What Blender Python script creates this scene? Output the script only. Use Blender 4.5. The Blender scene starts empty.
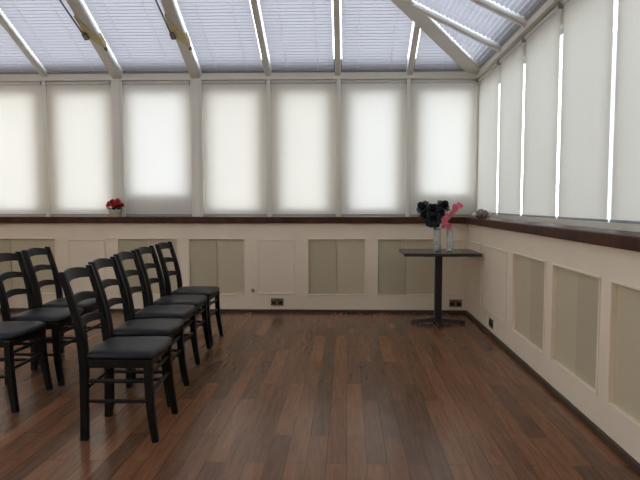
import bpy, bmesh, math, random
from mathutils import Vector, Matrix
random.seed(7)
S = bpy.context.scene
C = S.collection
PI = math.pi

# ------------------------------------------------------------------ camera, sky, exposure
F_PX = 550.0
cam_d = bpy.data.cameras.new('camera')
cam_d.sensor_width = 36.0
cam_d.lens = 36.0 * F_PX / 640.0
cam_d.shift_x = -13.0 / 640.0
cam_d.clip_start = 0.02
cam = bpy.data.objects.new('camera', cam_d)
C.objects.link(cam)
cam.location = (0, 0, 1.25)
cam.rotation_euler = (math.radians(90) - 36.0 / F_PX, 0, 14.0 / F_PX)
S.camera = cam

SKY = 5.6
world = bpy.data.worlds.new('overcast_sky')
S.world = world
world.use_nodes = True
wn, wl = world.node_tree.nodes, world.node_tree.links
wn.clear()
w_out = wn.new('ShaderNodeOutputWorld')
w_bg = wn.new('ShaderNodeBackground')
w_tc = wn.new('ShaderNodeTexCoord')
w_sep = wn.new('ShaderNodeSeparateXYZ')
w_ramp = wn.new('ShaderNodeValToRGB')
w_ramp.color_ramp.elements[0].position = 0.0
w_ramp.color_ramp.elements[0].color = (0.96, 0.97, 1.0, 1)
w_ramp.color_ramp.elements[1].position = 0.9
w_ramp.color_ramp.elements[1].color = (0.73, 0.83, 1.0, 1)
wl.new(w_tc.outputs['Generated'], w_sep.inputs[0])
wl.new(w_sep.outputs['Z'], w_ramp.inputs[0])
wl.new(w_ramp.outputs[0], w_bg.inputs['Color'])
w_bg.inputs['Strength'].default_value = SKY
wl.new(w_bg.outputs[0], w_out.inputs[0])

vs = S.view_settings
vs.view_transform = 'Standard'
vs.look = 'None'
vs.gamma = 1.0
vs.use_curve_mapping = False
vs.exposure = 0.30
S.display_settings.display_device = 'sRGB'
S.cycles.max_bounces = 14
S.cycles.diffuse_bounces = 8
S.cycles.glossy_bounces = 5
S.cycles.transmission_bounces = 8
S.cycles.transparent_max_bounces = 16
S.cycles.sample_clamp_indirect = 8.0
S.cycles.caustics_reflective = False
S.cycles.caustics_refractive = False

# ------------------------------------------------------------------ materials
def new_mat(name):
    m = bpy.data.materials.new(name)
    m.use_nodes = True
    n, l = m.node_tree.nodes, m.node_tree.links
    return m, n, l, n['Principled BSDF'], n['Material Output']

def paint(name, col, rough=0.5, var=0.06, scale=6.0, bump=0.0, metallic=0.0, spec=0.5, coat=0.0):
    m, n, l, b, o = new_mat(name)
    tc = n.new('ShaderNodeTexCoord')
    nz = n.new('ShaderNodeTexNoise')
    nz.inputs['Scale'].default_value = scale
    nz.inputs['Detail'].default_value = 4
    l.new(tc.outputs['Object'], nz.inputs['Vector'])
    rp = n.new('ShaderNodeValToRGB')
    rp.color_ramp.elements[0].position = 0.3
    rp.color_ramp.elements[1].position = 0.7
    rp.color_ramp.elements[0].color = tuple(c * (1 - var) for c in col) + (1,)
    rp.color_ramp.elements[1].color = tuple(min(1, c * (1 + var)) for c in col) + (1,)
    l.new(nz.outputs['Fac'], rp.inputs[0])
    l.new(rp.outputs[0], b.inputs['Base Color'])
    b.inputs['Roughness'].default_value = rough
    b.inputs['Metallic'].default_value = metallic
    b.inputs['Specular IOR Level'].default_value = spec
    b.inputs['Coat Weight'].default_value = coat
    if bump:
        bp = n.new('ShaderNodeBump')
        bp.inputs['Strength'].default_value = bump
        bp.inputs['Distance'].default_value = 0.004
        nz2 = n.new('ShaderNodeTexNoise')
        nz2.inputs['Scale'].default_value = scale * 20
        l.new(tc.outputs['Object'], nz2.inputs['Vector'])
        l.new(nz2.outputs['Fac'], bp.inputs['Height'])
        l.new(bp.outputs[0], b.inputs['Normal'])
    return m

def fabric_mat(name, refl, trans, weave=220.0):
    """thin cloth: reflects part of the light and lets part of it through"""
    m, n, l, b, o = new_mat(name)
    n.remove(b)
    tc = n.new('ShaderNodeTexCoord')
    nz = n.new('ShaderNodeTexNoise')
    nz.inputs['Scale'].default_value = weave
    l.new(tc.outputs['Object'], nz.inputs['Vector'])
    def ramp(c):
        r = n.new('ShaderNodeValToRGB')
        r.color_ramp.elements[0].color = tuple(x * 0.97 for x in c) + (1,)
        r.color_ramp.elements[1].color = tuple(min(1, x * 1.03) for x in c) + (1,)
        l.new(nz.outputs['Fac'], r.inputs[0])
        return r
    d = n.new('ShaderNodeBsdfDiffuse')
    t = n.new('ShaderNodeBsdfTranslucent')
    l.new(ramp(refl).outputs[0], d.inputs['Color'])
    l.new(ramp(trans).outputs[0], t.inputs['Color'])
    a = n.new('ShaderNodeAddShader')
    l.new(d.outputs[0], a.inputs[0])
    l.new(t.outputs[0], a.inputs[1])
    l.new(a.outputs[0], o.inputs['Surface'])
    return m

def glass_mat(name, tint=(0.92, 0.95, 0.94), gloss=0.06, milk=0.0):
    m, n, l, b, o = new_mat(name)
    n.remove(b)
    tr = n.new('ShaderNodeBsdfTransparent')
    tr.inputs['Color'].default_value = tint + (1,)
    gl = n.new('ShaderNodeBsdfGlossy')
    gl.inputs['Roughness'].default_value = 0.03
    lw = n.new('ShaderNodeLayerWeight')
    lw.inputs['Blend'].default_value = 0.25
    mul = n.new('ShaderNodeMath')
    mul.operation = 'MULTIPLY_ADD'
    mul.inputs[1].default_value = 0.55
    mul.inputs[2].default_value = gloss * 0.5
    l.new(lw.outputs['Fresnel'], mul.inputs[0])
    mx = n.new('ShaderNodeMixShader')
    l.new(mul.outputs[0], mx.inputs['Fac'])
    l.new(tr.outputs[0], mx.inputs[1])
    l.new(gl.outputs[0], mx.inputs[2])
    if milk:
        df = n.new('ShaderNodeBsdfDiffuse')
        df.inputs['Color'].default_value = (0.85, 0.86, 0.85, 1)
        m2 = n.new('ShaderNodeMixShader')
        m2.inputs['Fac'].default_value = milk
        l.new(mx.outputs[0], m2.inputs[1])
        l.new(df.outputs[0], m2.inputs[2])
        mx = m2
    l.new(mx.outputs[0], o.inputs['Surface'])
    return m

def floor_mat():
    m, n, l, b, o = new_mat('floor_laminate')
    tc = n.new('ShaderNodeTexCoord')
    mp = n.new('ShaderNodeMapping')
    mp.inputs['Rotation'].default_value = (0, 0, math.radians(90))
    l.new(tc.outputs['Object'], mp.inputs['Vector'])
    def bricks(off, w, ratio):
        br = n.new('ShaderNodeTexBrick')
        br.offset = off
        br.inputs['Scale'].default_value = 1.0
        br.inputs['Brick Width'].default_value = w
        br.inputs['Row Height'].default_value = 0.098
        br.inputs['Mortar Size'].default_value = 0.0011
        br.inputs['Mortar Smooth'].default_value = 0.3
        br.inputs['Bias'].default_value = 0.0
        br.inputs['Color1'].default_value = (0, 0, 0, 1)
        br.inputs['Color2'].default_value = (1, 1, 1, 1)
        br.inputs['Mortar'].default_value = (0.5, 0.5, 0.5, 1)
        l.new(mp.outputs[0], br.inputs['Vector'])
        return br
    br = bricks(0.37, 0.86, 0)
    ramp = n.new('ShaderNodeValToRGB')
    cr = ramp.color_ramp
    cr.interpolation = 'LINEAR'
    cr.elements[0].position = 0.0
    cr.elements[0].color = (0.114, 0.058, 0.031, 1)
    cr.elements[1].position = 1.0
    cr.elements[1].color = (0.222, 0.098, 0.044, 1)
    for p, c in ((0.25, (0.138, 0.069, 0.036, 1)), (0.5, (0.166, 0.076, 0.037, 1)), (0.75, (0.188, 0.084, 0.040, 1))):
        e = cr.elements.new(p)
        e.color = c
    l.new(br.outputs['Color'], ramp.inputs[0])
    # grain: noise stretched along the boards, shifted per board
    mp2 = n.new('ShaderNodeMapping')
    mp2.inputs['Scale'].default_value = (58, 4.2, 1)
    l.new(tc.outputs['Object'], mp2.inputs['Vector'])
    add = n.new('ShaderNodeVectorMath')
    add.operation = 'MULTIPLY_ADD'
    add.inputs[1].default_value = (9, 9, 9)
    l.new(br.outputs['Color'], add.inputs[0])
    l.new(mp2.outputs[0], add.inputs[2])
    gr = n.new('ShaderNodeTexNoise')
    gr.inputs['Scale'].default_value = 1.0
    gr.inputs['Detail'].default_value = 7
    gr.inputs['Roughness'].default_value = 0.65
    gr.inputs['Distortion'].default_value = 0.6
    l.new(add.outputs[0], gr.inputs['Vector'])
    gr_r = n.new('ShaderNodeMapRange')
    gr_r.inputs['From Min'].default_value = 0.25
    gr_r.inputs['From Max'].default_value = 0.75
    gr_r.inputs['To Min'].default_value = 0.60
    gr_r.inputs['To Max'].default_value = 1.38
    l.new(gr.outputs['Fac'], gr_r.inputs['Value'])
    mul = n.new('ShaderNodeVectorMath')
    mul.operation = 'MULTIPLY'
    l.new(ramp.outputs[0], mul.inputs[0])
    l.new(gr_r.outputs[0], mul.inputs[1])
    mort = n.new('ShaderNodeMix')
    mort.data_type = 'RGBA'
    mort.inputs['B'].default_value = (0.02, 0.012, 0.008, 1)
    l.new(br.outputs['Fac'], mort.inputs['Factor'])
    l.new(mul.outputs[0], mort.inputs['A'])
    l.new(mort.outputs['Result'], b.inputs['Base Color'])
    rr = n.new('ShaderNodeMapRange')
    rr.inputs['To Min'].default_value = 0.18
    rr.inputs['To Max'].default_value = 0.28
    l.new(gr.outputs['Fac'], rr.inputs['Value'])
    l.new(rr.outputs[0], b.inputs['Roughness'])
    b.inputs['Specular IOR Level'].default_value = 0.22
    bp = n.new('ShaderNodeBump')
    bp.inputs['Strength'].default_value = 0.04
    bp.inputs['Distance'].default_value = 0.002
    l.new(gr.outputs['Fac'], bp.inputs['Height'])
    l.new(bp.outputs[0], b.inputs['Normal'])
    return m

def grille_mat():
    """tan sheet metal punched with a fine regular pattern of small holes"""
    m, n, l, b, o = new_mat('perforated_tan_sheet')
    tc = n.new('ShaderNodeTexCoord')
    vo = n.new('ShaderNodeTexVoronoi')
    vo.inputs['Scale'].default_value = 110
    vo.inputs['Randomness'].default_value = 0.0
    l.new(tc.outputs['Object'], vo.inputs['Vector'])
    rp = n.new('ShaderNodeValToRGB')
    rp.color_ramp.elements[0].position = 0.22
    rp.color_ramp.elements[0].color = (0.30, 0.255, 0.165, 1)
    rp.color_ramp.elements[1].position = 0.34
    rp.color_ramp.elements[1].color = (0.57, 0.50, 0.34, 1)
    l.new(vo.outputs['Distance'], rp.inputs[0])
    l.new(rp.outputs[0], b.inputs['Base Color'])
    b.inputs['Roughness'].default_value = 0.5
    return m

def table_mat():
    m, n, l, b, o = new_mat('dark_table_laminate')
    tc = n.new('ShaderNodeTexCoord')
    mp = n.new('ShaderNodeMapping')
    mp.inputs['Scale'].default_value = (3, 40, 3)
    l.new(tc.outputs['Object'], mp.inputs['Vector'])
    nz = n.new('ShaderNodeTexNoise')
    nz.inputs['Scale'].default_value = 1.5
    nz.inputs['Detail'].default_value = 5
    l.new(mp.outputs[0], nz.inputs['Vector'])
    rp = n.new('ShaderNodeValToRGB')
    rp.color_ramp.elements[0].color = (0.018, 0.013, 0.011, 1)
    rp.color_ramp.elements[1].color = (0.045, 0.034, 0.029, 1)
    l.new(nz.outputs['Fac'], rp.inputs[0])
    l.new(rp.outputs[0], b.inputs['Base Color'])
    b.inputs['Roughness'].default_value = 0.24
    return m

M = dict(
    cream=paint('cream_paint', (0.83, 0.72, 0.555), 0.55, 0.03, 3.0),
    cream_panel=paint('cream_panel_paint', (0.82, 0.71, 0.545), 0.5, 0.03, 3.0),
    white=paint('white_frame_paint', (0.72, 0.69, 0.605), 0.4, 0.02, 4.0),
    beam=paint('roof_beam_white', (0.60, 0.575, 0.53), 0.4, 0.02, 4.0),
    sill=paint('dark_mahogany_varnish', (0.068, 0.026, 0.015), 0.5, 0.35, 9.0, spec=0.15),
    skirting=paint('dark_brown_skirting', (0.065, 0.036, 0.022), 0.55, 0.25, 9.0),
    floor=floor_mat(),
    grille=grille_mat(),
    blind=fabric_mat('cream_blind_fabric', (0.46, 0.44, 0.395), (0.335, 0.304, 0.270)),
    blind_cool=fabric_mat('pale_blind_fabric', (0.47, 0.46, 0.43), (0.350, 0.323, 0.300)),
    pleat=fabric_mat('pleated_roof_fabric', (0.40, 0.40, 0.43), (0.108, 0.104, 0.108), 60),
    rail=paint('grey_blind_rail', (0.30, 0.31, 0.34), 0.4, 0.04, 8.0),
    bar=paint('white_blind_bar', (0.55, 0.53, 0.50), 0.4, 0.03, 8.0),
    glass=glass_mat('window_glass'),
    vase_glass=glass_mat('vase_glass', (0.97, 0.98, 0.975), 0.10, milk=0.22),
    black_wood=paint('black_lacquered_wood', (0.0085, 0.0075, 0.007), 0.38, 0.2, 12.0, spec=0.15),
    vinyl=paint('black_vinyl', (0.011, 0.011, 0.012), 0.40, 0.15, 20.0, bump=0.15, spec=0.22),
    table=table_mat(),
    iron=paint('black_iron', (0.012, 0.012, 0.013), 0.45, 0.2, 20.0),
    brass=paint('aged_brass', (0.30, 0.24, 0.16), 0.35, 0.12, 30.0, metallic=0.85),
    black_plastic=paint('black_plastic', (0.01, 0.01, 0.01), 0.4, 0.1, 20.0),
    clamp=paint('tan_webbing', (0.56, 0.48, 0.24), 0.6, 0.15, 30.0),
    steel=paint('dull_steel', (0.16, 0.155, 0.15), 0.45, 0.1, 20.0, metallic=0.5),
    petal_black=paint('black_petal', (0.012, 0.016, 0.019), 0.6, 0.4, 30.0),
    petal_pink=paint('coral_pink_petal', (0.80, 0.25, 0.30), 0.6, 0.2, 30.0),
    petal_red=paint('red_petal', (0.48, 0.012, 0.02), 0.55, 0.25, 40.0),
    leaf=paint('dark_green_leaf', (0.022, 0.045, 0.014), 0.5, 0.3, 30.0),
    stem=paint('green_stem', (0.05, 0.075, 0.03), 0.55, 0.2, 30.0),
    pot=paint('stoneware_pot', (0.56, 0.50, 0.38), 0.45, 0.1, 25.0),
    shell=paint('mauve_brown_shell', (0.20, 0.12, 0.115), 0.55, 0.3, 35.0, bump=0.3),
    shell_pale=paint('pale_shell_lip', (0.60, 0.55, 0.48), 0.45, 0.1, 35.0),
    ground=paint('outdoor_paving', (0.30, 0.29, 0.28), 0.9, 0.15, 1.5),
    render=paint('pale_added_wall', (0.58, 0.60, 0.585), 0.9, 0.08, 1.2),  # serves only the unseen wall added outside
    white_water=paint('pale_vase_gravel', (0.75, 0.74, 0.72), 0.6, 0.08, 60.0),
)

# ------------------------------------------------------------------ mesh helpers
def BM():
    return bmesh.new()

def box(bm, lo, hi):
    x0, y0, z0 = lo
    x1, y1, z1 = hi
    v = [bm.verts.new(p) for p in ((x0, y0, z0), (x1, y0, z0), (x1, y1, z0), (x0, y1, z0),
                                   (x0, y0, z1), (x1, y0, z1), (x1, y1, z1), (x0, y1, z1))]
    for f in ((3, 2, 1, 0), (4, 5, 6, 7), (0, 1, 5, 4), (1, 2, 6, 5), (2, 3, 7, 6), (3, 0, 4, 7)):
        bm.faces.new([v[i] for i in f])

def obox(bm, o, ax, ay, az, lo, hi):
    """a box in the frame (o; ax, ay, az)"""
    o, ax, ay, az = map(Vector, (o, ax, ay, az))
    def P(a, b, c):
        return bm.verts.new(o + ax * a + ay * b + az * c)
    x0, y0, z0 = lo
    x1, y1, z1 = hi
    v = [P(*p) for p in ((x0, y0, z0), (x1, y0, z0), (x1, y1, z0), (x0, y1, z0),
                         (x0, y0, z1), (x1, y0, z1), (x1, y1, z1), (x0, y1, z1))]
    for f in ((3, 2, 1, 0), (4, 5, 6, 7), (0, 1, 5, 4), (1, 2, 6, 5), (2, 3, 7, 6), (3, 0, 4, 7)):
        bm.faces.new([v[i] for i in f])

def tube(bm, pts, radii, seg=10, caps=True):
    pts = [Vector(p) for p in pts]
    if not isinstance(radii, (list, tuple)):
        radii = [radii] * len(pts)
    rings = []
    for i, p in enumerate(pts):
        d = (pts[min(i + 1, len(pts) - 1)] - pts[max(i - 1, 0)]).normalized()
        a = Vector((0, 0, 1)) if abs(d.z) < 0.9 else Vector((1, 0, 0))
        u = d.cross(a).normalized()
        w = u.cross(d).normalized()
        rings.append([bm.verts.new(p + (u * math.cos(2 * PI * k / seg) + w * math.sin(2 * PI * k / seg)) * radii[i]) for k in range(seg)])
    for i in range(len(rings) - 1):
        for k in range(seg):
            bm.faces.new((rings[i][k], rings[i][(k + 1) % seg], rings[i + 1][(k + 1) % seg], rings[i + 1][k]))
    if caps:
        bm.faces.new(rings[0][::-1])
        bm.faces.new(rings[-1])

def sweep_rect(bm, secs):
    """sections: list of 4-corner loops joined into one solid bar"""
    rings = [[bm.verts.new(p) for p in s] for s in secs]
    n = len(rings[0])
    for i in range(len(rings) - 1):
        for k in range(n):
            bm.faces.new((rings[i][k], rings[i][(k + 1) % n], rings[i + 1][(k + 1) % n], rings[i + 1][k]))
    bm.faces.new(rings[0][::-1])
    bm.faces.new(rings[-1])

def lathe(bm, prof, c=(0, 0, 0), seg=28):
    cx, cy, cz = c
    rings = []
    for r, z in prof:
        if r < 1e-5:
            rings.append([bm.verts.new((cx, cy, cz + z))])
        else:
            rings.append([bm.verts.new((cx + r * math.cos(2 * PI * k / seg), cy + r * math.sin(2 * PI * k / seg), cz + z)) for k in range(seg)])
    for a, b in zip(rings, rings[1:]):
        for k in range(seg):
            k2 = (k + 1) % seg
            if len(a) == 1 and len(b) == 1:
                continue
            if len(a) == 1:
                bm.faces.new((a[0], b[k], b[k2]))
            elif len(b) == 1:
                bm.faces.new((a[k], b[0], a[k2]))
            else:
                bm.faces.new((a[k], b[k], b[k2], a[k2]))

def obj(name, bm, m, parent=None, bevel=0.0, smooth=False, seg=2):
    bmesh.ops.recalc_face_normals(bm, faces=bm.faces[:])
    me = bpy.data.meshes.new(name)
    bm.to_mesh(me)
    bm.free()
    me.materials.append(m)
    o = bpy.data.objects.new(name, me)
    C.objects.link(o)
    if parent is not None:
        o.parent = parent
    if bevel:
        b = o.modifiers.new('bevel', 'BEVEL')
        b.width = bevel
        b.segments = seg
        b.limit_method = 'ANGLE'
    if smooth:
        me.polygons.foreach_set('use_smooth', [True] * len(me.polygons))
    return o

def tag(o, label, cat, group=None):
    o['label'] = label
    o['category'] = cat
    if group:
        o['group'] = group
    return o

def thing(name, label, cat, loc, rz=0.0, group=None):
    o = bpy.data.objects.new(name, None)
    o.empty_display_size = 0.1
    C.objects.link(o)
    o.location = loc
    o.rotation_euler = (0, 0, rz)
    return tag(o, label, cat, group)

def struct(name, bm, m, parent=None, bevel=0.0):
    o = obj(name, bm, m, parent, bevel)
    if parent is None:
        o['kind'] = 'structure'
    return o

def dup(root, loc, rz, label):
    r = root.copy()
    C.objects.link(r)
    r.location = loc
    r.rotation_euler = (0, 0, rz)
    r['label'] = label
    for ch in list(root.children):
        c = ch.copy()
        C.objects.link(c)
        c.parent = r
        for g in list(ch.children):
            d = g.copy()
            C.objects.link(d)
            d.parent = c
    return r

# ------------------------------------------------------------------ dimensions of the room
XR = 1.377       # face of the right-hand panelling
YB = 6.28        # face of the far panelling
XL = -4.65       # left wall
YF = -2.5        # wall behind the viewer
SILL_Z = 1.10
EAVE_Z = 2.745
BEAM_LO = 2.660
XE = 1.50        # inner edge of the eaves, right
YE = 6.39        # inner edge of the eaves, far side
SL = 0.5         # roof pitch (rise over run)
XMID = (XE + XL - 0.12) / 2
XLE = XL - 0.12
HALF = (XE - XLE) / 2
RIDGE_Z = EAVE_Z + SL * HALF
GX, GY = 1.58, 6.46     # glass planes

# ------------------------------------------------------------------ floor, outside ground
bm = BM()
box(bm, (XL - 0.2, YF - 0.2, -0.08), (XR + 0.2, YB + 0.2, 0))
struct('floor', bm, M['floor'])
bm = BM()
for lo, hi in (((-40, YB + 0.3, -0.3), (40, 60, -0.2)), ((XR + 0.3, -40, -0.3), (40, YB + 0.3, -0.2)),):
    box(bm, lo, hi)
g = struct('trim_1', bm, M['ground'])
bm = BM()
box(bm, (5.2, -8, -0.3), (5.5, 12, 4.6))  # unseen wall, added to cut the daylight on the right-hand blinds
struct('wall_outside_added', bm, M['render'])

# ------------------------------------------------------------------ panelled lower walls
P_LO, P_HI = 0.208, 0.846
back_open = [(-4.45, -3.385, 'tan'), (-2.646, -1.96, 'tan'), (-1.82, -1.183, 'tan'), (-0.445, 0.205, 'tan'), (0.354, 1.0, 'tan')]
back_blank = [(-3.244, -2.798), (-1.033, -0.596), (1.07, 1.32)]
right_open = [(3.825, 4.55), (3.005, 3.675), (2.05, 2.862)]
right_blank = [(4.73, 5.51), (5.64, 6.16)]

bm = BM()
DEP = 0.045
box(bm, (XL - 0.12, YB + DEP, 0), (XR + 0.24, YB + 0.24, SILL_Z - 0.03))
struct('wall_back', bm, M['cream_panel'])
# raised panelling: rails and stiles round the openings
bm = BM()
box(bm, (XL, YB, P_HI), (XR, YB + DEP, SILL_Z - 0.03))
box(bm, (XL, YB, 0), (XR, YB + DEP, P_LO))
xs = [XL] + [v for a in sorted(back_open) for v in a[:2]] + [XR]
for a, b in zip(xs[0::2], xs[1::2]):
    box(bm, (a, YB, P_LO - 0.001), (b, YB + DEP, P_HI + 0.001))
struct('trim_4', bm, M['cream'])

bm = BM()
box(bm, (XR + DEP, YF, 0), (XR + 0.24, YB + DEP, SILL_Z - 0.03))
box(bm, (XR + 0.05, YF, SILL_Z - 0.03), (XR + 0.24, 0.62, EAVE_Z + 0.02))
struct('wall_right', bm, M['cream_panel'])
bm = BM()
box(bm, (XR, YF, P_HI), (XR + DEP, YB, SILL_Z - 0.03))
box(bm, (XR, YF, 0), (XR + DEP, YB, P_LO))
ys = [YF] + [v for a in sorted(right_open) for v in a] + [YB]
for a, b in zip(ys[0::2], ys[1::2]):
    box(bm, (XR, a, P_LO - 0.001), (XR + DEP, b, P_HI + 0.001))
struct('trim_5', bm, M['cream'])

bm = BM()
box(bm, (XL - 0.12, YF, 0), (XL, YB + DEP, SILL_Z))
for a, b in ((YF, -1.6), (1.0, 1.4), (4.0, 4.4), (6.2, YB + 0.2)):
    box(bm, (XL - 0.12, a, SILL_Z), (XL, b, EAVE_Z + 0.02))
box(bm, (XL - 0.12, YF, BEAM_LO - 0.05), (XL, YB + 0.2, EAVE_Z + 0.02))
struct('wall_left', bm, M['cream'])
bm = BM()
box(bm, (XL - 0.12, YF - 0.12, 0), (XR + 0.24, YF, EAVE_Z + 0.02))
sweep_rect(bm, [[(XLE, y, EAVE_Z), (XE, y, EAVE_Z), (XMID, y, RIDGE_Z + 0.05)] for y in (YF - 0.12, YF)])
struct('wall_front', bm, M['cream'])

# skirting, set a little back under the panelling on the floor line
bm = BM()
box(bm, (XL, YB - 0.024, 0.0), (XR, YB, 0.034))
struct('baseboard_back', bm, M['skirting'], bevel=0.003)
bm = BM()
box(bm, (XR - 0.024, YF, 0.0), (XR, YB - 0.024, 0.034))
struct('baseboard_right', bm, M['skirting'], bevel=0.003)

# dark wooden ledge along both walls
bm = BM()
box(bm, (XL, YB - 0.045, SILL_Z - 0.070), (XR + 0.24, YB + 0.24, SILL_Z))
struct('trim_2', bm, M['sill'], bevel=0.008)
bm = BM()
box(bm, (XR - 0.045, 0.0, SILL_Z - 0.070), (XR + 0.24, YB - 0.045, SILL_Z))
struct('trim_3', bm, M['sill'], bevel=0.008)

# ---- panels set in the walls
def frame_bm(u0, u1, z0, z1, w, t0, t1, P):
    """rectangular moulding; P maps (u, depth, z) to a point"""
    b = BM()
    def bx(ua, ub, za, zb):
        pts = [P(u, d, z) for z in (za, zb) for d in (t0, t1) for u in (ua, ub)]
        lo = [min(p[i] for p in pts) for i in range(3)]
        hi = [max(p[i] for p in pts) for i in range(3)]
        box(b, lo, hi)
    bx(u0, u1, z1 - w, z1)
    bx(u0, u1, z0, z0 + w)
    bx(u0, u0 + w, z0 + w, z1 - w)
    bx(u1 - w, u1, z0 + w, z1 - w)
    return b

def wall_panel(kind, u0, u1, side, label):
    """panel of the far wall (u = x) or the right wall (u = y); d runs into the wall"""
    um = (u0 + u1) / 2
    if side == 'back':
        base = Vector((um, YB, P_LO))
        P = lambda u, d, z: (u - um, d, z - P_LO)
    else:
        base = Vector((XR, um, P_LO))
        P = lambda u, d, z: (d, u - um, z - P_LO)
    def bx(b, ua, ub, da, db, za, zb):
        a, c = P(ua, da, za), P(ub, db, zb)
        box(b, [min(a[i], c[i]) for i in range(3)], [max(a[i], c[i]) for i in range(3)])
    if kind == 'tan':
        t = thing('radiator_grille_panel', label, 'radiator panel', base, group='tan panels set in the cream panelling')
        obj('moulding', frame_bm(u0 - 0.012, u1 + 0.012, P_LO - 0.012, P_HI + 0.012, 0.014, -0.009, 0.0, P), M['cream'], t, bevel=0.003)
        for a, c, o in ((u0, um - 0.003, 0.0), (um + 0.003, u1, 0.003)):
            b = BM()
            bx(b, a, c, 0.018 + o, 0.026 + o, P_LO, P_HI)
            obj('grille_sheet', b, M['grille'], t, bevel=0.001)
    else:
        t = thing('blank_wall_panel', label, 'wall panel', base, group='plain cream panels on the panelling')
        obj('moulding', frame_bm(u0, u1, P_LO, P_HI, 0.020, -0.010, 0.0, P), M['cream'], t, bevel=0.004)
        b = BM()
        bx(b, u0 + 0.020, u1 - 0.020, -0.003, 0.0, P_LO + 0.020, P_HI - 0.020)
        obj('board', b, M['cream_panel'], t)
    return t

bl = ['tan grille panel behind the ladder-back chairs at far left of the back wall',
      'tan grille panel half hidden behind the backs of the nearer chair row',
      'tan grille panel on the back wall just right of the chair backs',
      'tan grille panel in the middle of the back wall, right of the brass socket',
      'tan grille panel on the back wall partly behind the small table']
for (a, b, k), lab in zip(back_open, bl):
    wall_panel('tan', a, b, 'back', lab)
for (a, b), lab in zip(back_blank, ('plain cream panel below the red potted flower on the ledge',
                                    'narrow plain cream panel directly above the brass socket',
                                    'narrow plain cream panel behind the table beside the corner')):
    wall_panel('blank', a, b, 'back', lab)
for (a, b), lab in zip(right_open, ('tan grille panel on the right wall, farthest from the viewer',
                                    'tan grille panel in the middle of the right wall run',
                                    'tan grille panel on the right wall, cut by the photo edge')):
    wall_panel('tan', a, b, 'right', lab)
for (a, b), lab in zip(right_blank, ('wide plain cream panel on the right wall above its socket',
                                     'plain cream panel on the right wall hidden behind the table end')):
    wall_panel('blank', a, b, 'right', lab)

# ------------------------------------------------------------------ windows
MX = [-4.50, -3.49, -2.643, -1.728, -0.897, -0.098, 0.697, 1.52]        # mullion centres, far wall
MY = [6.40, 5.51, 4.75, 3.95, 3.17, 2.39, 1.55, 0.62]                  # mullion centres, right wall
W_LO, W_HI = SILL_Z - 0.01, BEAM_LO + 0.01
wide = {2, 3}
win_n = 0
BLIND_Y = 6.345
BLIND_X = 1.49
for i in range(len(MX) - 1):
    win_n += 1
    a, b = MX[i], MX[i + 1]
    fw = 0.135
    low = 0.29 if i in (2, 6) else 0.12
    f = BM()
    box(f, (a, GY - 0.03, W_LO), (a + fw, GY + 0.03, W_HI))
    box(f, (b - fw, GY - 0.03, W_LO), (b, GY + 0.03, W_HI))
    box(f, (a + fw, GY - 0.03, W_LO), (b - fw, GY + 0.03, W_LO + low))
    box(f, (a + fw, GY - 0.03, W_HI - 0.125), (b - fw, GY + 0.03, W_HI))
    w = struct('window_%d' % win_n, f, M['white'])
    p = BM()
    box(p, (a + fw, GY - 0.004, W_LO + low), (b - fw, GY + 0.004, W_HI - 0.125))
    obj('pane', p, M['glass'], w)
for i in range(len(MY) - 1):
    win_n += 1
    b, a = MY[i], MY[i + 1]
    fw = 0.05
    f = BM()
    box(f, (GX - 0.02, a, W_LO), (GX + 0.03, a + fw, W_HI))
    box(f, (GX - 0.02, b - fw, W_LO), (GX + 0.03, b, W_HI))
    box(f, (GX - 0.02, a + fw, W_LO), (GX + 0.03, b - fw, W_LO + 0.05))
    box(f, (GX - 0.02, a + fw, W_HI - 0.12), (GX + 0.03, b - fw, W_HI))
    w = struct('window_%d' % win_n, f, M['white'])
    p = BM()
    box(p, (GX - 0.004, a + fw, W_LO + 0.05), (GX + 0.004, b - fw, W_HI - 0.12))
    obj('pane', p, M['glass'], w)

# left wall, outside the photo: assumed windows, added to bring in more daylight
for a, b in ((-1.6, 1.0), (1.4, 4.0), (4.4, 6.2)):
    win_n += 1
    f = BM()
    box(f, (XL - 0.10, a, SILL_Z), (XL - 0.04, a + 0.07, BEAM_LO - 0.05))
    box(f, (XL - 0.10, b - 0.07, SILL_Z), (XL - 0.04, b, BEAM_LO - 0.05))
    box(f, (XL - 0.10, a, SILL_Z), (XL - 0.04, b, SILL_Z + 0.07))
    box(f, (XL - 0.10, a, BEAM_LO - 0.12), (XL - 0.04, b, BEAM_LO - 0.05))
    w = struct('window_%d' % win_n, f, M['white'])
    if a < 0:
        continue        # the window behind the viewer gets no blind, to brighten the room
    f = BM()
    box(f, (XL - 0.03, a + 0.01, SILL_Z + 0.01), (XL - 0.028, b - 0.01, BEAM_LO - 0.06))
    obj('blind', f, M['blind'], w)

# mullion posts of the far wall, standing forward between the blinds, and corner post
trim_n = 5
for i, x in enumerate(MX[1:-1], 1):
    trim_n += 1
    hw = 0.068 if i in wide else 0.024
    b = BM()
    box(b, (x - hw, 6.335, SILL_Z), (x + hw, GY - 0.03, BEAM_LO))
    if i in wide:
        box(b, (x - hw + 0.03, 6.325, SILL_Z), (x + hw - 0.03, 6.336, BEAM_LO))
    struct('trim_%d' % trim_n, b, M['white'], bevel=0.004)
trim_n += 1
b = BM()
box(b, (1.495, 6.335, SILL_Z), (1.62, 6.49, BEAM_LO))
box(b, (1.462, 6.352, SILL_Z), (1.50, 6.44, BEAM_LO))
struct('trim_%d' % trim_n, b, M['white'], bevel=0.004)
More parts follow.
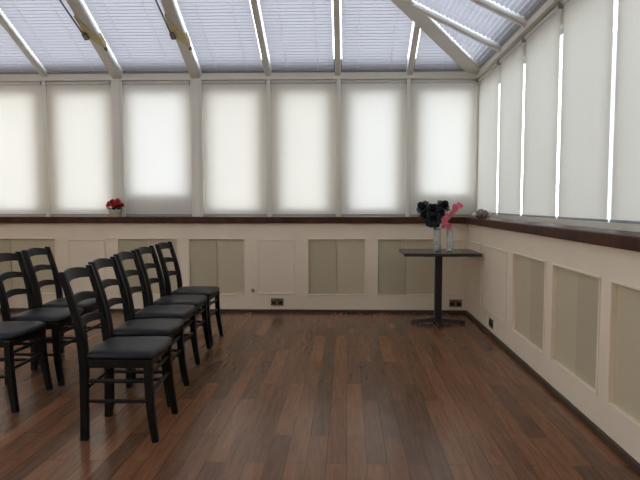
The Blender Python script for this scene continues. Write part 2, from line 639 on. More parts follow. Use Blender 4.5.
# eaves beams
trim_n += 1
b = BM()
box(b, (XLE, YE - 0.03, BEAM_LO + 0.014), (XE + 0.14, YE + 0.12, EAVE_Z + 0.005))
box(b, (XLE, YE - 0.065, BEAM_LO), (XE + 0.14, YE + 0.12, BEAM_LO + 0.015))
struct('trim_%d' % trim_n, b, M['white'], bevel=0.004)
trim_n += 1
b = BM()
box(b, (XE - 0.03, YF, BEAM_LO + 0.014), (XE + 0.14, YE - 0.03, EAVE_Z + 0.005))
box(b, (XE - 0.06, YF, BEAM_LO), (XE + 0.14, YE - 0.065, BEAM_LO + 0.015))
struct('trim_%d' % trim_n, b, M['white'], bevel=0.004)

# ------------------------------------------------------------------ roller blinds
def roller_blind(side, a, b, label, mat):
    um = (a + b) / 2
    h = (b - a) / 2
    ztop, zbot = BEAM_LO - 0.005, SILL_Z + (0.012 if side == 'back' else 0.042)
    H = ztop - zbot
    if side == 'back':
        t = thing('roller_blind', label, 'blind', (um, BLIND_Y, zbot), 0, 'roller blinds on the far wall')
    else:
        t = thing('roller_blind', label, 'blind', (BLIND_X, um, zbot), -PI / 2, 'roller blinds on the right wall')
    # local: x along the blind, y away from the room, z up
    f = BM()
    nx, nz = 8, 20
    vs_ = [[f.verts.new((-h + 0.006 + (2 * h - 0.012) * i / nx, 0.0015 * math.sin(i * 1.3) * (1 - k / nz), 0.02 + (H - 0.05) * k / nz)) for i in range(nx + 1)] for k in range(nz + 1)]
    for k in range(nz):
        for i in range(nx):
            f.faces.new((vs_[k][i], vs_[k][i + 1], vs_[k + 1][i + 1], vs_[k + 1][i]))
    obj('fabric', f, mat, t, smooth=True)
    r = BM()
    box(r, (-h + 0.004, -0.007, 0.004), (h - 0.004, 0.007, 0.020))
    obj('bottom_bar', r, M['rail'], t, bevel=0.003)
    c = BM()
    tube(c, [(-h + 0.004, 0.004, H - 0.022), (h - 0.004, 0.004, H - 0.022)], 0.02, 14)
    obj('roller', c, M['bar'], t)
    for s in (-1, 1):
        br = BM()
        x0, x1 = sorted((s * h, s * (h - 0.004)))
        box(br, (x0, -0.02, H - 0.045), (x1, 0.026, H))
        obj('end_bracket', br, M['rail'], t)
    return t

back_labels = ['cream roller blind at far left, cut by the photo edge',
               'cream roller blind left of the red potted flower, second from the left edge',
               'bright roller blind right of the red flower pot, between two wide posts',
               'cream roller blind just right of the second wide white post',
               'cream roller blind left of the back wall middle rafter, above the brass socket side',
               'cream roller blind on the back wall, left neighbour of the blind behind the black flowers',
               'bright roller blind in the corner behind the black flowers']
back_labels[4] = 'cream roller blind third from the corner along the back wall'
for i in range(len(MX) - 1):
    hl = 0.072 if i in wide else 0.028
    hr = 0.072 if (i + 1) in wide else 0.028
    a, b = MX[i] + hl, MX[i + 1] - hr
    if i == len(MX) - 2:
        b = 1.458
    roller_blind('back', a, b, back_labels[i], M['blind_cool'] if i in (2, 5, 6) else M['blind'])
right_labels = ['roller blind on the right wall nearest the corner, above the shell ornament',
                'second roller blind from the corner along the right wall',
                'third roller blind from the corner along the right wall',
                'wide roller blind on the right wall, just left of the tallest bright gap',
                'roller blind at the right edge of the photo, nearest the viewer',
                'roller blind on the right wall beyond the photo edge', 'last roller blind of the right wall beside the solid wall']
GAP = [0.045, 0.024, 0.021, 0.020, 0.018, 0.018, 0.018, 0.0]
for i in range(len(MY) - 1):
    b = MY[i] - (0.03 if i == 0 else GAP[i])
    a = MY[i + 1] + GAP[i + 1]
    if i > 4:
        # beyond the photo: same fabric hung in the reveal as part of the window itself
        f = BM()
        box(f, (BLIND_X, a, SILL_Z + 0.02), (BLIND_X + 0.002, b, BEAM_LO - 0.01))
        o = bpy.data.objects['window_%d' % (len(MX) - 1 + i + 1)]
        obj('blind', f, M['blind'], o)
    else:
        roller_blind('right', a, b, right_labels[i], M['blind'])

# ------------------------------------------------------------------ glazed roof
cs = 1 / math.hypot(1, SL)
sn = SL * cs
SLOPES = {
    # e runs along the eaves away from the right-hand far corner
    'back': dict(o=Vector((XE, YE, EAVE_Z)), e=Vector((-1, 0, 0)), u=Vector((0, -cs, sn)), n=Vector((0, sn, cs))),
    'right': dict(o=Vector((XE, YE, EAVE_Z)), e=Vector((0, -1, 0)), u=Vector((-cs, 0, sn)), n=Vector((sn, 0, cs))),
    'left': dict(o=Vector((XLE, YE, EAVE_Z)), e=Vector((0, -1, 0)), u=Vector((cs, 0, sn)), n=Vector((-sn, 0, cs))),
}
def rafter(slope, e, w, lo=-0.05, hi=0.075, smax=None):
    global trim_n
    trim_n += 1
    d = SLOPES[slope]
    if slope == 'back':
        t = min(e, (XE - XLE) - e, HALF)
    else:
        t = min(e, HALF)
    s1 = t / cs if smax is None else smax
    b = BM()
    obox(b, d['o'] + d['e'] * e, d['e'], d['u'], d['n'], (-w / 2, -0.02, lo), (w / 2, s1, hi))
    # glazing cap standing on the outside
    return struct('trim_%d' % trim_n, b, M['beam'], bevel=0.012)

back_raft = [(-4.30, 0.06), (-3.49, 0.065), (-2.640, 0.118), (-1.734, 0.118), (-0.902, 0.065), (-0.106, 0.065), (0.708, 0.065)]
for x, w in back_raft:
    if w > 0.1:
        rafter('back', XE - x, w, -0.068, 0.075)
    else:
        rafter('back', XE - x, w)
right_raft = [5.43, 4.685, 3.93, 3.17, 2.40]
for y in right_raft:
    rafter('right', YE - y, 0.065)
# hips and ridge
def beam_between(p, q, w, lo, hi):
    global trim_n
    trim_n += 1
    p, q = Vector(p), Vector(q)
    u = (q - p).normalized()
    e = u.cross(Vector((0, 0, 1))).normalized()
    n = e.cross(u).normalized()
    b = BM()
    obox(b, p, e, u, n, (-w / 2, 0.0, lo), (w / 2, (q - p).length, hi))
    return struct('trim_%d' % trim_n, b, M['beam'], bevel=0.015)
apex = (XMID, YE - HALF, RIDGE_Z)
beam_between((XE, YE, EAVE_Z), apex, 0.19, -0.055, 0.09)
beam_between((XLE, YE, EAVE_Z), apex, 0.19, -0.055, 0.09)
beam_between((XMID, YF, RIDGE_Z), (XMID, YE - HALF, RIDGE_Z), 0.16, -0.1, 0.1)

# outer glazing sheets
bm = BM()
def sheet(b, slope, e_s):
    d = SLOPES[slope]
    b.faces.new([b.verts.new(d['o'] + d['e'] * e + d['u'] * s + d['n'] * 0.078) for e, s in e_s])
W = XE - XLE
sheet(bm, 'back', [(-0.1, 0), (W + 0.1, 0), (HALF, HALF / cs)])
sheet(bm, 'right', [(-0.1, 0), (YE - YF, 0), (YE - YF, HALF / cs), (HALF, HALF / cs)])
sheet(bm, 'left', [(-0.1, 0), (YE - YF, 0), (YE - YF, HALF / cs), (HALF, HALF / cs)])
c = struct('ceiling', bm, M['glass'])
# unseen strip over the foot of the glazing, added to darken the blinds there
trim_n += 1
bm = BM()
for sl_, e1_ in (('back', W), ('right', YE - YF)):
    d = SLOPES[sl_]
    obox(bm, d['o'], d['e'], d['u'], d['n'], (-0.1, -0.14, 0.082), (e1_, 0.13, 0.090))
struct('trim_%d' % trim_n, bm, M['rail'])
# outside gutter along the eaves, made tall to shade the lower roof blinds
trim_n += 1
bm = BM()
box(bm, (XL - 0.2, YE + 0.12, EAVE_Z - 0.10), (XE + 0.27, YE + 0.25, EAVE_Z + 0.11))
box(bm, (XE + 0.14, YF, EAVE_Z - 0.10), (XE + 0.27, YE + 0.12, EAVE_Z + 0.11))
struct('trim_%d' % trim_n, bm, M['rail'])

PITCH, AMP = 0.043, 0.007
def pleat_rows(b, slope, e0, e1, s0, s1, hip_e=None, off=0.0):
    """zigzag cloth; clipped by the hip(s)"""
    d = SLOPES[slope]
    n_ = max(2, int((s1 - s0) / (PITCH / 2)))
    prev = None
    for k in range(n_ + 1):
        s = s0 + (s1 - s0) * k / n_
        a, c_ = e0, e1
        lim = s * cs + (0.10 if slope == 'back' else 0.155)
        a = max(a, lim)
        if slope == 'back':
            c_ = min(c_, W - lim)
        if c_ - a < 0.01:
            break
        z = AMP * (1 if k % 2 else -1) + off
        P = lambda e: b.verts.new(d['o'] + d['e'] * e + d['u'] * s + d['n'] * z)
        row = (P(a), P(c_))
        if k % 2 == 0 and k:      # creased tab along every lower fold
            q = [b.verts.new(v.co - d['n'] * 0.006) for v in row]
            b.faces.new((row[0], row[1], q[1], q[0]))
        if prev:
            b.faces.new((prev[0], prev[1], row[1], row[0]))
        prev = row

def roof_blind(slope, e0, e1, label):
    d = SLOPES[slope]
    base = d['o'] + d['e'] * ((e0 + e1) / 2)
    t = thing('pleated_roof_blind', label, 'blind', base, 0, 'pleated blinds under the glass roof')
    b = BM()
    smax = min(e1, HALF) / cs
    if slope == 'back':
        smax = min(max(min(e0, W - e0), min(e1, W - e1)), HALF) / cs
    pleat_rows(b, slope, e0, e1, 0.055, smax)
    o = obj('pleated_fabric', b, M['pleat'], t)
    o.location = -base
    # side cords running up the pleats
    r = BM()
    a = max(e0, 0.16)
    c_ = min(e1, W - 0.16) if slope == 'back' else e1
    obox(r, d['o'], d['e'], d['u'], d['n'], (a, 0.022, -0.016), (c_, 0.058, 0.012))
    o = obj('bottom_rail', r, M['rail'], t, bevel=0.003)
    o.location = -base
    m_ = max(1, round((e1 - e0) / 0.42))
    for q in range(m_):
        e = e0 + (e1 - e0) * (q + 0.5) / m_
        lim = (e - 0.14) if slope != 'back' else min(e, W - e) - 0.14
        s1 = min(lim, HALF - 0.1) / cs
        if s1 > 0.2:
            p0 = d['o'] + d['e'] * e + d['u'] * 0.06 - d['n'] * 0.0155
            p1 = d['o'] + d['e'] * e + d['u'] * s1 - d['n'] * 0.0155
            k = BM()
            tube(k, [p0, p1], 0.0018, 5)
            o = obj('cord', k, M['white'], t)
            o.location = -base
    return t

SIDE = 0.014
edges = [(XE - x, w) for x, w in back_raft][::-1]      # from the corner outwards
be = [(0.13, edges[0][0] - edges[0][1] / 2 - SIDE)]
for (e0, w0), (e1, w1) in zip(edges, edges[1:]):
    be.append((e0 + w0 / 2 + SIDE, e1 - w1 / 2 - SIDE))
rl = ['small triangular roof blind in the corner, left of the hip beam',
      'pleated roof blind beside the hip beam over the back wall, right of the middle rafter',
      'pleated roof blind over the back wall, directly left of the middle rafter',
      'pleated roof blind right of the inner thick roof beam',
      'pleated roof blind between the two thick roof beams',
      'pleated roof blind left of the outer thick roof beam',
      'pleated roof blind in the top left corner of the photo']
for (a, b), lab in zip(be, rl):
    roof_blind('back', a, b, lab)
er = [(YE - y) for y in right_raft]
rb = [(0.13, er[0] - 0.0325 - SIDE)] + [(a + 0.0325 + SIDE, b - 0.0325 - SIDE) for a, b in zip(er, er[1:])]
rr = ['small triangular roof blind right of the hip beam in the corner',
      'pleated roof blind on the right slope, second from the corner',
      'pleated roof blind on the right slope, third from the corner',
      'pleated roof blind on the right slope, nearest the viewer at the top edge']
for (a, b), lab in zip(rb, rr):
    roof_blind('right', a, b, lab)
# the rest of the roof lining, beyond the photo
bm = BM()
pleat_rows(bm, 'right', er[3] + 0.05, YE - YF, 0.03, HALF / cs)
pleat_rows(bm, 'left', 0.13, YE - YF, 0.03, HALF / cs)
obj('lining', bm, M['pleat'], c)

# tie rods strapped under the two thick beams
def roof_tie(x, label):
    d = SLOPES['back']
    o = d['o'] + d['e'] * (XE - x)
    P = lambda e, s, n: o + d['e'] * e + d['u'] * s + d['n'] * n
    base = P(0, 0.70, -0.08)
    t = thing('roof_tie', label, 'tie rod', base, 0, 'tie rods under the thick roof beams')
    def put(name, b, m, **kw):
        q = obj(name, b, m, t, **kw)
        q.location = -base
        return q
    b = BM()   # strap wrapped round three sides of the beam, skewed along it
    w, lo = 0.063, -0.072
    prof = [(-w, -0.005), (-w, lo), (w, lo), (w, -0.02)]      # right side (-e) to left side (+e)
    th = 0.006
    outer = [(-w - th, -0.005), (-w - th, lo - th), (w + th, lo - th), (w + th, -0.02)]
    S0, S1 = [0.50, 0.50, 0.68, 0.68], [0.66, 0.66, 0.95, 0.95]
    for (p, q, r_, s_, i) in [(prof[i], prof[i + 1], outer[i], outer[i + 1], i) for i in range(3)]:
        sweep_rect(b, [[P(p[0], S0[i], p[1]), P(r_[0], S0[i], r_[1]), P(r_[0], S1[i], r_[1]), P(p[0], S1[i], p[1])],
                       [P(q[0], S0[i + 1], q[1]), P(s_[0], S0[i + 1], s_[1]), P(s_[0], S1[i + 1], s_[1]), P(q[0], S1[i + 1], q[1])]])
    put('strap', b, M['clamp'])
    b = BM()
    obox(b, P(0, 0, 0), d['e'], d['u'], d['n'], (0.035, 0.655, -0.112), (0.082, 0.735, -0.076))
    put('rod_socket', b, M['steel'], bevel=0.006)
    b = BM()
    obox(b, P(0, 0, 0), d['e'], d['u'], d['n'], (-0.084, 0.475, -0.092), (-0.054, 0.51, -0.060))
    put('bolt', b, M['steel'], bevel=0.008)
    b = BM()
    p0 = P(0.065, 0.69, -0.097)
    p1 = p0 + Vector((0, -1.9, 0.41 * 1.9))
    tube(b, [p0, p1], 0.009, 8)
    put('rod', b, M['steel'])
    b = BM()
    e = P(0.065, (p1 - o).dot(d['u']), -0.07)
    tube(b, [p1, e], 0.012, 8)
    put('hanger', b, M['steel'])
roof_tie(-2.640, 'tie rod and tan strap under the left-hand thick roof beam')
roof_tie(-1.734, 'tie rod and tan strap under the right-hand thick roof beam')

# ------------------------------------------------------------------ chairs
def bar4(b, pts, hx, hy):
    """square bar through points, half sizes hx (x) and hy (y) per point"""
    sweep_rect(b, [[(p[0] - a, p[1] - c, p[2]), (p[0] + a, p[1] - c, p[2]), (p[0] + a, p[1] + c, p[2]), (p[0] - a, p[1] + c, p[2])]
                   for p, a, c in zip(pts, hx, hy)])

def smooth_path(ctrl, n=14):
    out = []
    k = len(ctrl) - 1
    for i in range(n + 1):
        u = i / n * k
        j = min(int(u), k - 1)
        f = u - j
        p0 = ctrl[max(j - 1, 0)]; p1 = ctrl[j]; p2 = ctrl[j + 1]; p3 = ctrl[min(j + 2, k)]
        out.append(tuple(0.5 * (2 * p1[a] + (p2[a] - p0[a]) * f + (2 * p0[a] - 5 * p1[a] + 4 * p2[a] - p3[a]) * f * f
                                + (3 * p1[a] - p0[a] - 3 * p2[a] + p3[a]) * f ** 3) for a in range(len(p1))))
    return out

def make_chair(label):
    t = thing('ladder_back_chair', label, 'chair', (0, 0, 0), 0, 'black ladder-back chairs in rows')
    RY, FY = 0.165, 0.186
    # rear legs running on as back posts
    for s in (-1, 1):
        ctrl = [(-0.192, s * RY, 0, 0.020, 0.018), (-0.188, s * RY, 0.22, 0.020, 0.017), (-0.188, s * RY, 0.45, 0.022, 0.018),
                (-0.217, s * (RY + 0.003), 0.66, 0.020, 0.017), (-0.285, s * (RY + 0.006), 0.897, 0.017, 0.016)]
        pts = smooth_path(ctrl, 18)
        b = BM()
        bar4(b, pts, [p[3] for p in pts], [p[4] for p in pts])
        obj('rear_leg', b, M['black_wood'], t, bevel=0.005, smooth=False)
    for s in (-1, 1):
        ctrl = [(0.190, s * (FY + 0.012), 0, 0.017, 0.017), (0.166, s * (FY + 0.003), 0.17, 0.020, 0.019), (0.156, s * FY, 0.33, 0.020, 0.019), (0.156, s * FY, 0.435, 0.021, 0.020)]
        pts = smooth_path(ctrl, 12)
        b = BM()
        bar4(b, pts, [p[3] for p in pts], [p[4] for p in pts])
        obj('front_leg', b, M['black_wood'], t, bevel=0.005)
    # apron
    b = BM()
    for s in (-1, 1):
        sweep_rect(b, [[(x, s * (y) - 0.011, 0.392), (x, s * y + 0.011, 0.392), (x, s * y + 0.011, 0.436), (x, s * y - 0.011, 0.436)]
                       for x, y in ((-0.19, RY), (0.156, FY))])
    box(b, (0.146, -FY, 0.392), (0.168, FY, 0.436))
    box(b, (-0.199, -RY, 0.392), (-0.177, RY, 0.436))
    obj('seat_frame', b, M['black_wood'], t, bevel=0.003)
    # padded seat: rounded trapezium with domed top
    b = BM()
    NX, NY = 16, 16
    def outline(u, v):
        x = -0.195 + 0.385 * u
        hw = 0.182 + 0.028 * u
        x += 0.012 * (1 - (2 * v - 1) ** 2) * u * u
        return x, (2 * v - 1) * hw
    def sq(u, v):      # squircle inset for rounded corners
        a, c_ = 2 * u - 1, 2 * v - 1
        k = 1 - 0.055 * (a * a) * (c_ * c_)
        return (a * k + 1) / 2, (c_ * k + 1) / 2
    def grid(zf, shrink):
        g_ = []
        for i in range(NX + 1):
            r = []
            for j in range(NY + 1):
                u, v = sq(i / NX, j / NY)
                x, y = outline(u, v)
                x = 0.015 + (x - 0.015) * shrink
                y *= shrink
                e = min(i, NX - i, j, NY - j)
                r.append(b.verts.new((x, y, zf(i / NX, j / NY, e))))
            g_.append(r)
        return g_
    def ztop(u, v, e):
        a = (1 - (2 * u - 1) ** 8) * (1 - (2 * v - 1) ** 8)
        return 0.455 + 0.022 * max(0, a) ** 0.5 + 0.008 * (1 - (2 * u - 1) ** 2) * (1 - (2 * v - 1) ** 2)
    top = grid(ztop, 1.0)
    bot = grid(lambda u, v, e: 0.437, 0.965)
    for i in range(NX):
        for j in range(NY):
            b.faces.new((top[i][j], top[i + 1][j], top[i + 1][j + 1], top[i][j + 1]))
            b.faces.new((bot[i][j], bot[i][j + 1], bot[i + 1][j + 1], bot[i + 1][j]))
    rim_t = [top[i][0] for i in range(NX)] + [top[NX][j] for j in range(NY)] + [top[i][NY] for i in range(NX, 0, -1)] + [top[0][j] for j in range(NY, 0, -1)]
    rim_b = [bot[i][0] for i in range(NX)] + [bot[NX][j] for j in range(NY)] + [bot[i][NY] for i in range(NX, 0, -1)] + [bot[0][j] for j in range(NY, 0, -1)]
    for k in range(len(rim_t)):
        k2 = (k + 1) % len(rim_t)
        b.faces.new((rim_t[k], rim_b[k], rim_b[k2], rim_t[k2]))
    o = obj('seat', b, M['vinyl'], t, smooth=True)
    o['label'] = 'padded black vinyl seat'
    # rails of the ladder back, arched upwards and bowed backwards
    def rail(name, zc, hgt, xb, arch, y_h, th=0.016):
        b_ = BM()
        secs = []
        n = 14
        for i in range(n + 1):
            v = 2 * i / n - 1
            y = v * y_h
            k = 1 - v * v
            bow = -0.028 * k
            z0 = zc - hgt / 2 + arch * k
            z1 = zc + hgt / 2 + arch * k + (0.010 * k)
            lean = 0.32
            secs.append([(xb + bow - th / 2 + lean * (zc - z0), y, z0), (xb + bow + th / 2 + lean * (zc - z0), y, z0),
                         (xb + bow + th / 2 - lean * (z1 - zc), y, z1), (xb + bow - th / 2 - lean * (z1 - zc), y, z1)])
        sweep_rect(b_, secs)
        obj(name, b_, M['black_wood'], t, bevel=0.004)
    rail('crest_rail', 0.853, 0.050, -0.270, 0.012, RY)
    rail('back_slat', 0.722, 0.036, -0.233, 0.014, RY - 0.002)
    rail('back_slat', 0.598, 0.034, -0.203, 0.014, RY - 0.004)
    # stretchers
    def rung(p, q):
        b_ = BM()
        p, q = Vector(p), Vector(q)
        tube(b_, [p, p.lerp(q, 0.08), p.lerp(q, 0.5), p.lerp(q, 0.92), q], [0.008, 0.0095, 0.0115, 0.0095, 0.008], 10)
        obj('stretcher', b_, M['black_wood'], t, smooth=True)
    for s in (-1, 1):
        rung((-0.19, s * RY, 0.320), (0.157, s * FY, 0.320))
        rung((-0.193, s * RY, 0.212), (0.162, s * FY, 0.212))
    rung((0.156, -FY, 0.350), (0.156, FY, 0.350))
    rung((0.160, -FY, 0.255), (0.160, FY, 0.255))
    rung((-0.190, -RY, 0.270), (-0.190, RY, 0.270))
    return t

# near row: front legs at about x = -1.02 ... ; seats face right
near = [(-1.205, 2.985, 0.05), (-1.285, 3.49, 0.04), (-1.345, 3.995, 0.03), (-1.375, 4.455, 0.02), (-1.385, 4.95, 0.0)]
near_labels = ['nearest black chair of the right-hand row, whole side in full view',
               'second black chair from the viewer in the right-hand row',
               'middle black chair of the right-hand row of five',
               'fourth black chair from the viewer in the right-hand row',
               'farthest black chair of the right-hand row, closest to the back wall']
far = [(-2.185, 3.38, 0.02), (-2.16, 3.86, 0.03), (-2.20, 4.33, 0.03)]
far_labels = ['nearest black chair of the left row, its back cut off by the photo edge',
              'middle black chair of the left row, one back post at the photo edge',
              'farthest black chair of the left row, its open ladder back in full view']
chair0 = make_chair(near_labels[0])
chair0.location = (near[0][0], near[0][1], 0)
chair0.rotation_euler = (0, 0, near[0][2])
for (x, y, r), lab in list(zip(near, near_labels))[1:] + list(zip(far, far_labels)):
    dup(chair0, (x, y, 0), r, lab)

# ------------------------------------------------------------------ table in the corner
TX, TY = 0.955, 5.74
t = thing('pedestal_table', 'small dark rectangular table on one black pedestal in the corner', 'table', (TX, TY, 0))
b = BM()
box(b, (-0.385, -0.29, 0.728), (0.385, 0.29, 0.760))
obj('tabletop', b, M['table'], t, bevel=0.004)
b = BM()
box(b, (-0.18, -0.14, 0.712), (0.18, 0.14, 0.728))
obj('mounting_plate', b, M['iron'], t, bevel=0.003)
b = BM()
box(b, (-0.036, -0.036, 0.045), (0.036, 0.036, 0.713))
obj('column', b, M['iron'], t, bevel=0.006)
for ax, ay, L in ((1, 0, 0.285), (0, 1, 0.22)):
    for s in (-1, 1):
        b = BM()
        secs = []
        for d_, z0, z1, hw in ((0.0, 0.018, 0.062, 0.036), (0.5, 0.012, 0.045, 0.034), (0.9, 0.008, 0.034, 0.031), (1.0, 0.008, 0.028, 0.028)):
            x, y = s * ax * L * d_, s * ay * L * d_
            secs.append([(x - ay * hw, y - ax * hw, z0), (x + ay * hw, y + ax * hw, z0), (x + ay * hw * 0.8, y + ax * hw * 0.8, z1), (x - ay * hw * 0.8, y - ax * hw * 0.8, z1)])
        sweep_rect(b, secs)
        ft = obj('foot', b, M['iron'], t, bevel=0.003)
        p = BM()
        lathe(p, [(0, 0), (0.018, 0), (0.018, 0.010), (0, 0.010)], (s * ax * L * 0.9, s * ay * L * 0.9, 0), 14)
        obj('glide', p, M['black_plastic'], ft)

# ------------------------------------------------------------------ flowers
def petal(b, c, axis, ang, r, open_, cup, width):
    axis = Vector(axis).normalized()
    a = Vector((0, 0, 1)) if abs(axis.z) < 0.9 else Vector((1, 0, 0))
    u = axis.cross(a).normalized()
    w = axis.cross(u).normalized()
    out = u * math.cos(ang) + w * math.sin(ang)
    side = axis.cross(out).normalized()
    c = Vector(c)
    rows = []
    n, m = 4, 4
    for i in range(n + 1):
        f = i / n
        rad = r * (0.12 + f * (0.25 + 0.75 * open_))
        hgt = r * cup * math.sin(f * PI * 0.5) * (1.0 - 0.35 * open_ * f)
        wd = r * width * math.sin(PI * (0.12 + 0.78 * f) ** 0.8)
        row = []
        for j in range(m + 1):
            g_ = 2 * j / m - 1
            row.append(b.verts.new(c + out * (rad - 0.25 * wd * g_ * g_) + axis * hgt + side * (wd * g_)))
        rows.append(row)
    for i in range(n):
        for j in range(m):
            b.faces.new((rows[i][j], rows[i][j + 1], rows[i + 1][j + 1], rows[i + 1][j]))

def bloom(b, c, axis, r, rnd, layers=3):
    for k in range(layers):
        n = 3 + 2 * k
        ph = rnd.random() * 6
        for i in range(n):
            petal(b, c, axis, ph + 2 * PI * i / n, r, 0.15 + 0.85 * k / max(1, layers - 1), 1.05 - 0.3 * k, 0.48 + 0.1 * k)
    ax = Vector(axis).normalized()
    tube(b, [Vector(c) - ax * r * 0.15, Vector(c) + ax * r * 0.25, Vector(c) + ax * r * 0.6], [r * 0.12, r * 0.3, r * 0.1], 8)

def leaf(b, p, d, L, wd):
    p, d = Vector(p), Vector(d).normalized()
    side = d.cross(Vector((0, 0, 1))).normalized()
    up = side.cross(d).normalized()
    rows = []
    for i in range(6):
        f = i / 5
        q = p + d * (L * f) - Vector((0, 0, 1)) * (L * 0.35 * f * f)
        h = wd * math.sin(PI * min(0.97, 0.06 + f * 0.92)) * 0.5
        rows.append((b.verts.new(q - side * h + up * h * 0.4), b.verts.new(q), b.verts.new(q + side * h + up * h * 0.4)))
    for i in range(5):
        for j in range(2):
            b.faces.new((rows[i][j], rows[i][j + 1], rows[i + 1][j + 1], rows[i + 1][j]))

def glass_vase(loc, r, h, label, fill):
    t = thing('glass_vase', label, 'vase', loc, 0)
    b = BM()
    lathe(b, [(0, 0), (r * 0.98, 0), (r, 0.004), (r * 0.97, h * 0.5), (r * 1.03, h), (r * 0.93, h), (r * 0.88, h * 0.5), (r * 0.9, 0.014), (0, 0.012)], seg=32)
    obj('vessel', b, M['vase_glass'], t, smooth=True)
    if fill:
        b = BM()
        lathe(b, [(0, 0.0135), (r * 0.86, 0.0155), (r * 0.86, fill), (r * 0.5, fill + 0.006), (0, fill + 0.008)], seg=24)
        o = obj('gravel', b, M['white_water'], t, smooth=True)
        o['label'] = 'white gravel in the bottom'
    return t

V1 = (0.935, 5.72, 0.760)
V2 = (1.062, 5.70, 0.760)
glass_vase(V1, 0.040, 0.235, 'clear glass cylinder vase holding the black flowers', 0.055)
glass_vase(V2, 0.036, 0.225, 'clear glass cylinder vase holding the pink flower spray, beside the wall', 0.02)

rnd = random.Random(3)
t = thing('black_flower_bunch', 'bunch of black artificial flowers standing in a glass vase', 'flowers', (V1[0], V1[1], V1[2] + 0.02))
heads = [(-0.138, 0.00, 0.425, 0.076, (-0.75, -0.45, 0.6)), (0.048, 0.00, 0.435, 0.076, (0.55, -0.5, 0.75)),
         (-0.055, -0.03, 0.400, 0.074, (-0.1, -0.8, 0.6)), (0.015, -0.02, 0.365, 0.066, (0.5, -0.75, 0.3)),
         (-0.120, -0.01, 0.355, 0.066, (-0.6, -0.7, 0.2)), (-0.045, -0.050, 0.320, 0.074, (0, -0.9, 0.1)),
         (0.010, 0.050, 0.400, 0.066, (0.2, 0.8, 0.6)), (-0.090, 0.050, 0.370, 0.066, (-0.4, 0.8, 0.3)),
         (-0.025, 0.000, 0.275, 0.054, (0.3, -0.7, -0.1)), (-0.070, 0.000, 0.285, 0.054, (-0.5, -0.7, -0.1))]
for x, y, z, r, ax in heads:
    b = BM()
    bloom(b, (x, y, z), ax, r, rnd)
    obj('bloom', b, M['petal_black'], t, smooth=True)
for x, y, z, r, ax in heads[::2]:
    b = BM()
    k = rnd.uniform(-0.018, 0.018)
    tube(b, [(k, rnd.uniform(-0.015, 0.015), 0.0), (k * 0.7 + x * 0.1, y * 0.1, 0.13), (x * 0.5, y * 0.5, 0.22 + (z - 0.22) * 0.4), (x, y, z)], 0.0022, 6)
    obj('stem', b, M['stem'], t)

t = thing('pink_flower_spray', 'spray of coral pink blossom leaning right in a glass vase', 'flowers', (V2[0], V2[1], V2[2] + 0.014))
path = smooth_path([(0.012, 0.0, 0.0), (0.0, 0, 0.13), (-0.026, -0.010, 0.22), (-0.060, -0.05, 0.285), (-0.01, -0.06, 0.37), (0.105, -0.05, 0.475)], 24)
b = BM()
tube(b, path, 0.0025, 6)
obj('stem', b, M['stem'], t)
for k in range(26):
    f = 0.42 + 0.57 * k / 25
    p = Vector(path[min(24, int(f * 24))])
    p += Vector((rnd.uniform(-0.022, 0.022), rnd.uniform(-0.02, 0.02), rnd.uniform(-0.016, 0.016)))
    b = BM()
    bloom(b, p, (rnd.uniform(-0.6, 0.6), -0.6 + rnd.uniform(-0.3, 0.3), rnd.uniform(0, 0.8)), rnd.uniform(0.024, 0.032), rnd, 2)
    obj('blossom', b, M['petal_pink'], t, smooth=True)

# red potted flower on the far ledge
t = thing('potted_flower', 'small pot of red flowers standing on the dark ledge', 'potted plant', (-2.668, 6.268, SILL_Z))
b = BM()
lathe(b, [(0, 0), (0.046, 0), (0.052, 0.008), (0.064, 0.062), (0.070, 0.070), (0.070, 0.084), (0.062, 0.084), (0.056, 0.070), (0, 0.068)], seg=32)
obj('pot', b, M['pot'], t, smooth=True)
b = BM()
for k in range(26):
    a = k * 2.4
    rr_ = 0.02 + 0.035 * rnd.random()
    leaf(b, (rr_ * math.cos(a), rr_ * math.sin(a), 0.07 + 0.05 * rnd.random()), (math.cos(a), math.sin(a), 0.45 + 0.6 * rnd.random()), 0.055 + 0.02 * rnd.random(), 0.036)
obj('foliage', b, M['leaf'], t, smooth=True)
for x, y, z, r in [(-0.062, 0, 0.145, 0.036), (-0.015, -0.03, 0.160, 0.040), (0.040, -0.02, 0.155, 0.038), (0.078, 0.0, 0.130, 0.032),
                   (-0.030, 0.03, 0.172, 0.036), (0.020, 0.03, 0.178, 0.036), (-0.085, 0.01, 0.122, 0.028), (0.010, -0.055, 0.135, 0.034), (-0.045, -0.05, 0.128, 0.032)]:
    b = BM()
    bloom(b, (x, y, z), (x * 6, y * 6 - 0.3, 0.7), r, rnd)
    obj('bloom', b, M['petal_red'], t, smooth=True)

# shell ornament on the ledge in the corner
t = thing('shell_ornament', 'small mauve brown shell lying on the ledge in the corner', 'ornament', (1.375, 5.66, SILL_Z))
b = BM()
prof = []
N, SEG = 22, 22
rings = []
for i in range(N + 1):
    f = i / N
    r = 0.050 * math.sin(PI * (0.04 + 0.93 * f)) ** 0.75
    x = -0.075 + 0.15 * f
    ring = []
    for k in range(SEG):
        a = 2 * PI * k / SEG
        lump = 1 + 0.10 * math.sin(a * 5 + f * 14) + 0.07 * math.sin(f * 26)
        z = 0.046 + r * lump * math.sin(a)
        ring.append(b.verts.new((x, r * lump * math.cos(a), max(0.0, z))))
    rings.append(ring)
for i in range(N):
    for k in range(SEG):
        b.faces.new((rings[i][k], rings[i][(k + 1) % SEG], rings[i + 1][(k + 1) % SEG], rings[i + 1][k]))
b.faces.new(rings[0][::-1])
b.faces.new(rings[-1])
obj('whorl', b, M['shell'], t, smooth=True)
b = BM()
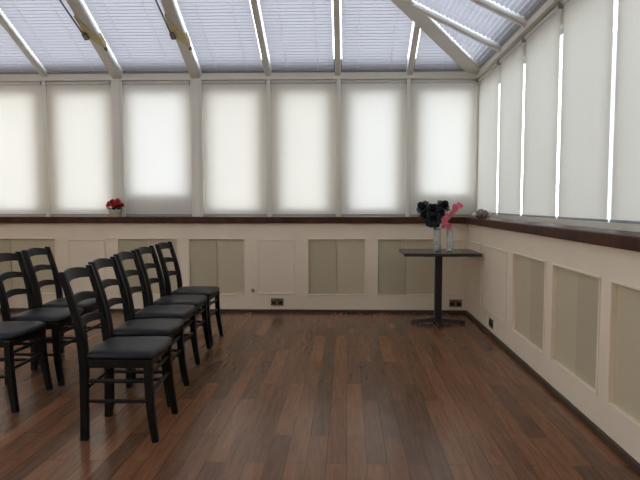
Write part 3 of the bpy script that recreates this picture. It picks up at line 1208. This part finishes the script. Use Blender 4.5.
tube(b, [(0.058, -0.02, 0.020), (0.085, -0.012, 0.038), (0.092, 0.004, 0.056), (0.074, 0.012, 0.070)], [0.014, 0.019, 0.017, 0.008], 12)
o = obj('lip', b, M['shell_pale'], t, smooth=True)
o['label'] = 'pale lip of the shell'
b = BM()
tube(b, [(-0.066, -0.01, 0.05), (-0.088, -0.012, 0.036), (-0.104, -0.012, 0.020)], [0.022, 0.015, 0.006], 12)
obj('tip', b, M['shell_pale'], t, smooth=True)

# ------------------------------------------------------------------ brass sockets and small outlets
def socket(loc, rz, label):
    t = thing('power_socket', label, 'socket', loc, rz, 'brass double power sockets')
    b = BM()
    box(b, (-0.073, -0.006, -0.043), (0.073, 0.0, 0.043))
    obj('faceplate', b, M['brass'], t, bevel=0.003)
    for s in (-1, 1):
        b = BM()
        box(b, (s * 0.037 - 0.024, -0.008, -0.030), (s * 0.037 + 0.024, -0.0055, 0.012))
        ins = obj('outlet_insert', b, M['black_plastic'], t, bevel=0.002)
        b = BM()
        box(b, (s * 0.037 - 0.003, -0.0086, -0.003), (s * 0.037 + 0.003, -0.0078, 0.007))
        box(b, (s * 0.037 - 0.014, -0.0086, -0.022), (s * 0.037 - 0.007, -0.0078, -0.018))
        box(b, (s * 0.037 + 0.007, -0.0086, -0.022), (s * 0.037 + 0.014, -0.0078, -0.018))
        obj('pin_slots', b, M['iron'], ins)
        b = BM()
        box(b, (s * 0.016 - 0.007, -0.010, 0.016), (s * 0.016 + 0.007, -0.0055, 0.032))
        obj('rocker_switch', b, M['black_plastic'], t, bevel=0.002)
    return t
socket((-0.805, YB, 0.120), 0, 'brass double socket low on the back wall under the narrow cream panel')
socket((1.245, YB, 0.115), 0, 'brass double socket low on the back wall under the table')
socket((XR, 5.22, 0.115), -PI / 2, 'brass double socket low on the right wall')
def outlet(loc, label, hw):
    t = thing('cable_outlet', label, 'outlet', loc, 0, 'small square outlets on the back wall')
    b = BM()
    box(b, (-hw - 0.012, -0.005, -hw - 0.012), (hw + 0.012, 0, hw + 0.012))
    obj('faceplate', b, M['cream'], t, bevel=0.002)
    b = BM()
    lathe(b, [(0, 0), (hw, 0), (hw * 0.9, 0.016), (0, 0.018)], seg=18)
    o = obj('knob', b, M['brass'], t, smooth=True)
    o.rotation_euler = (PI / 2, 0, 0)
    o.location = (0, -0.005, 0)
outlet((-1.085, YB, 0.255), 'small brass knob outlet left of the narrow cream panel', 0.020)
outlet((1.038, YB, 0.245), 'small brass knob outlet on the wall behind the table', 0.018)
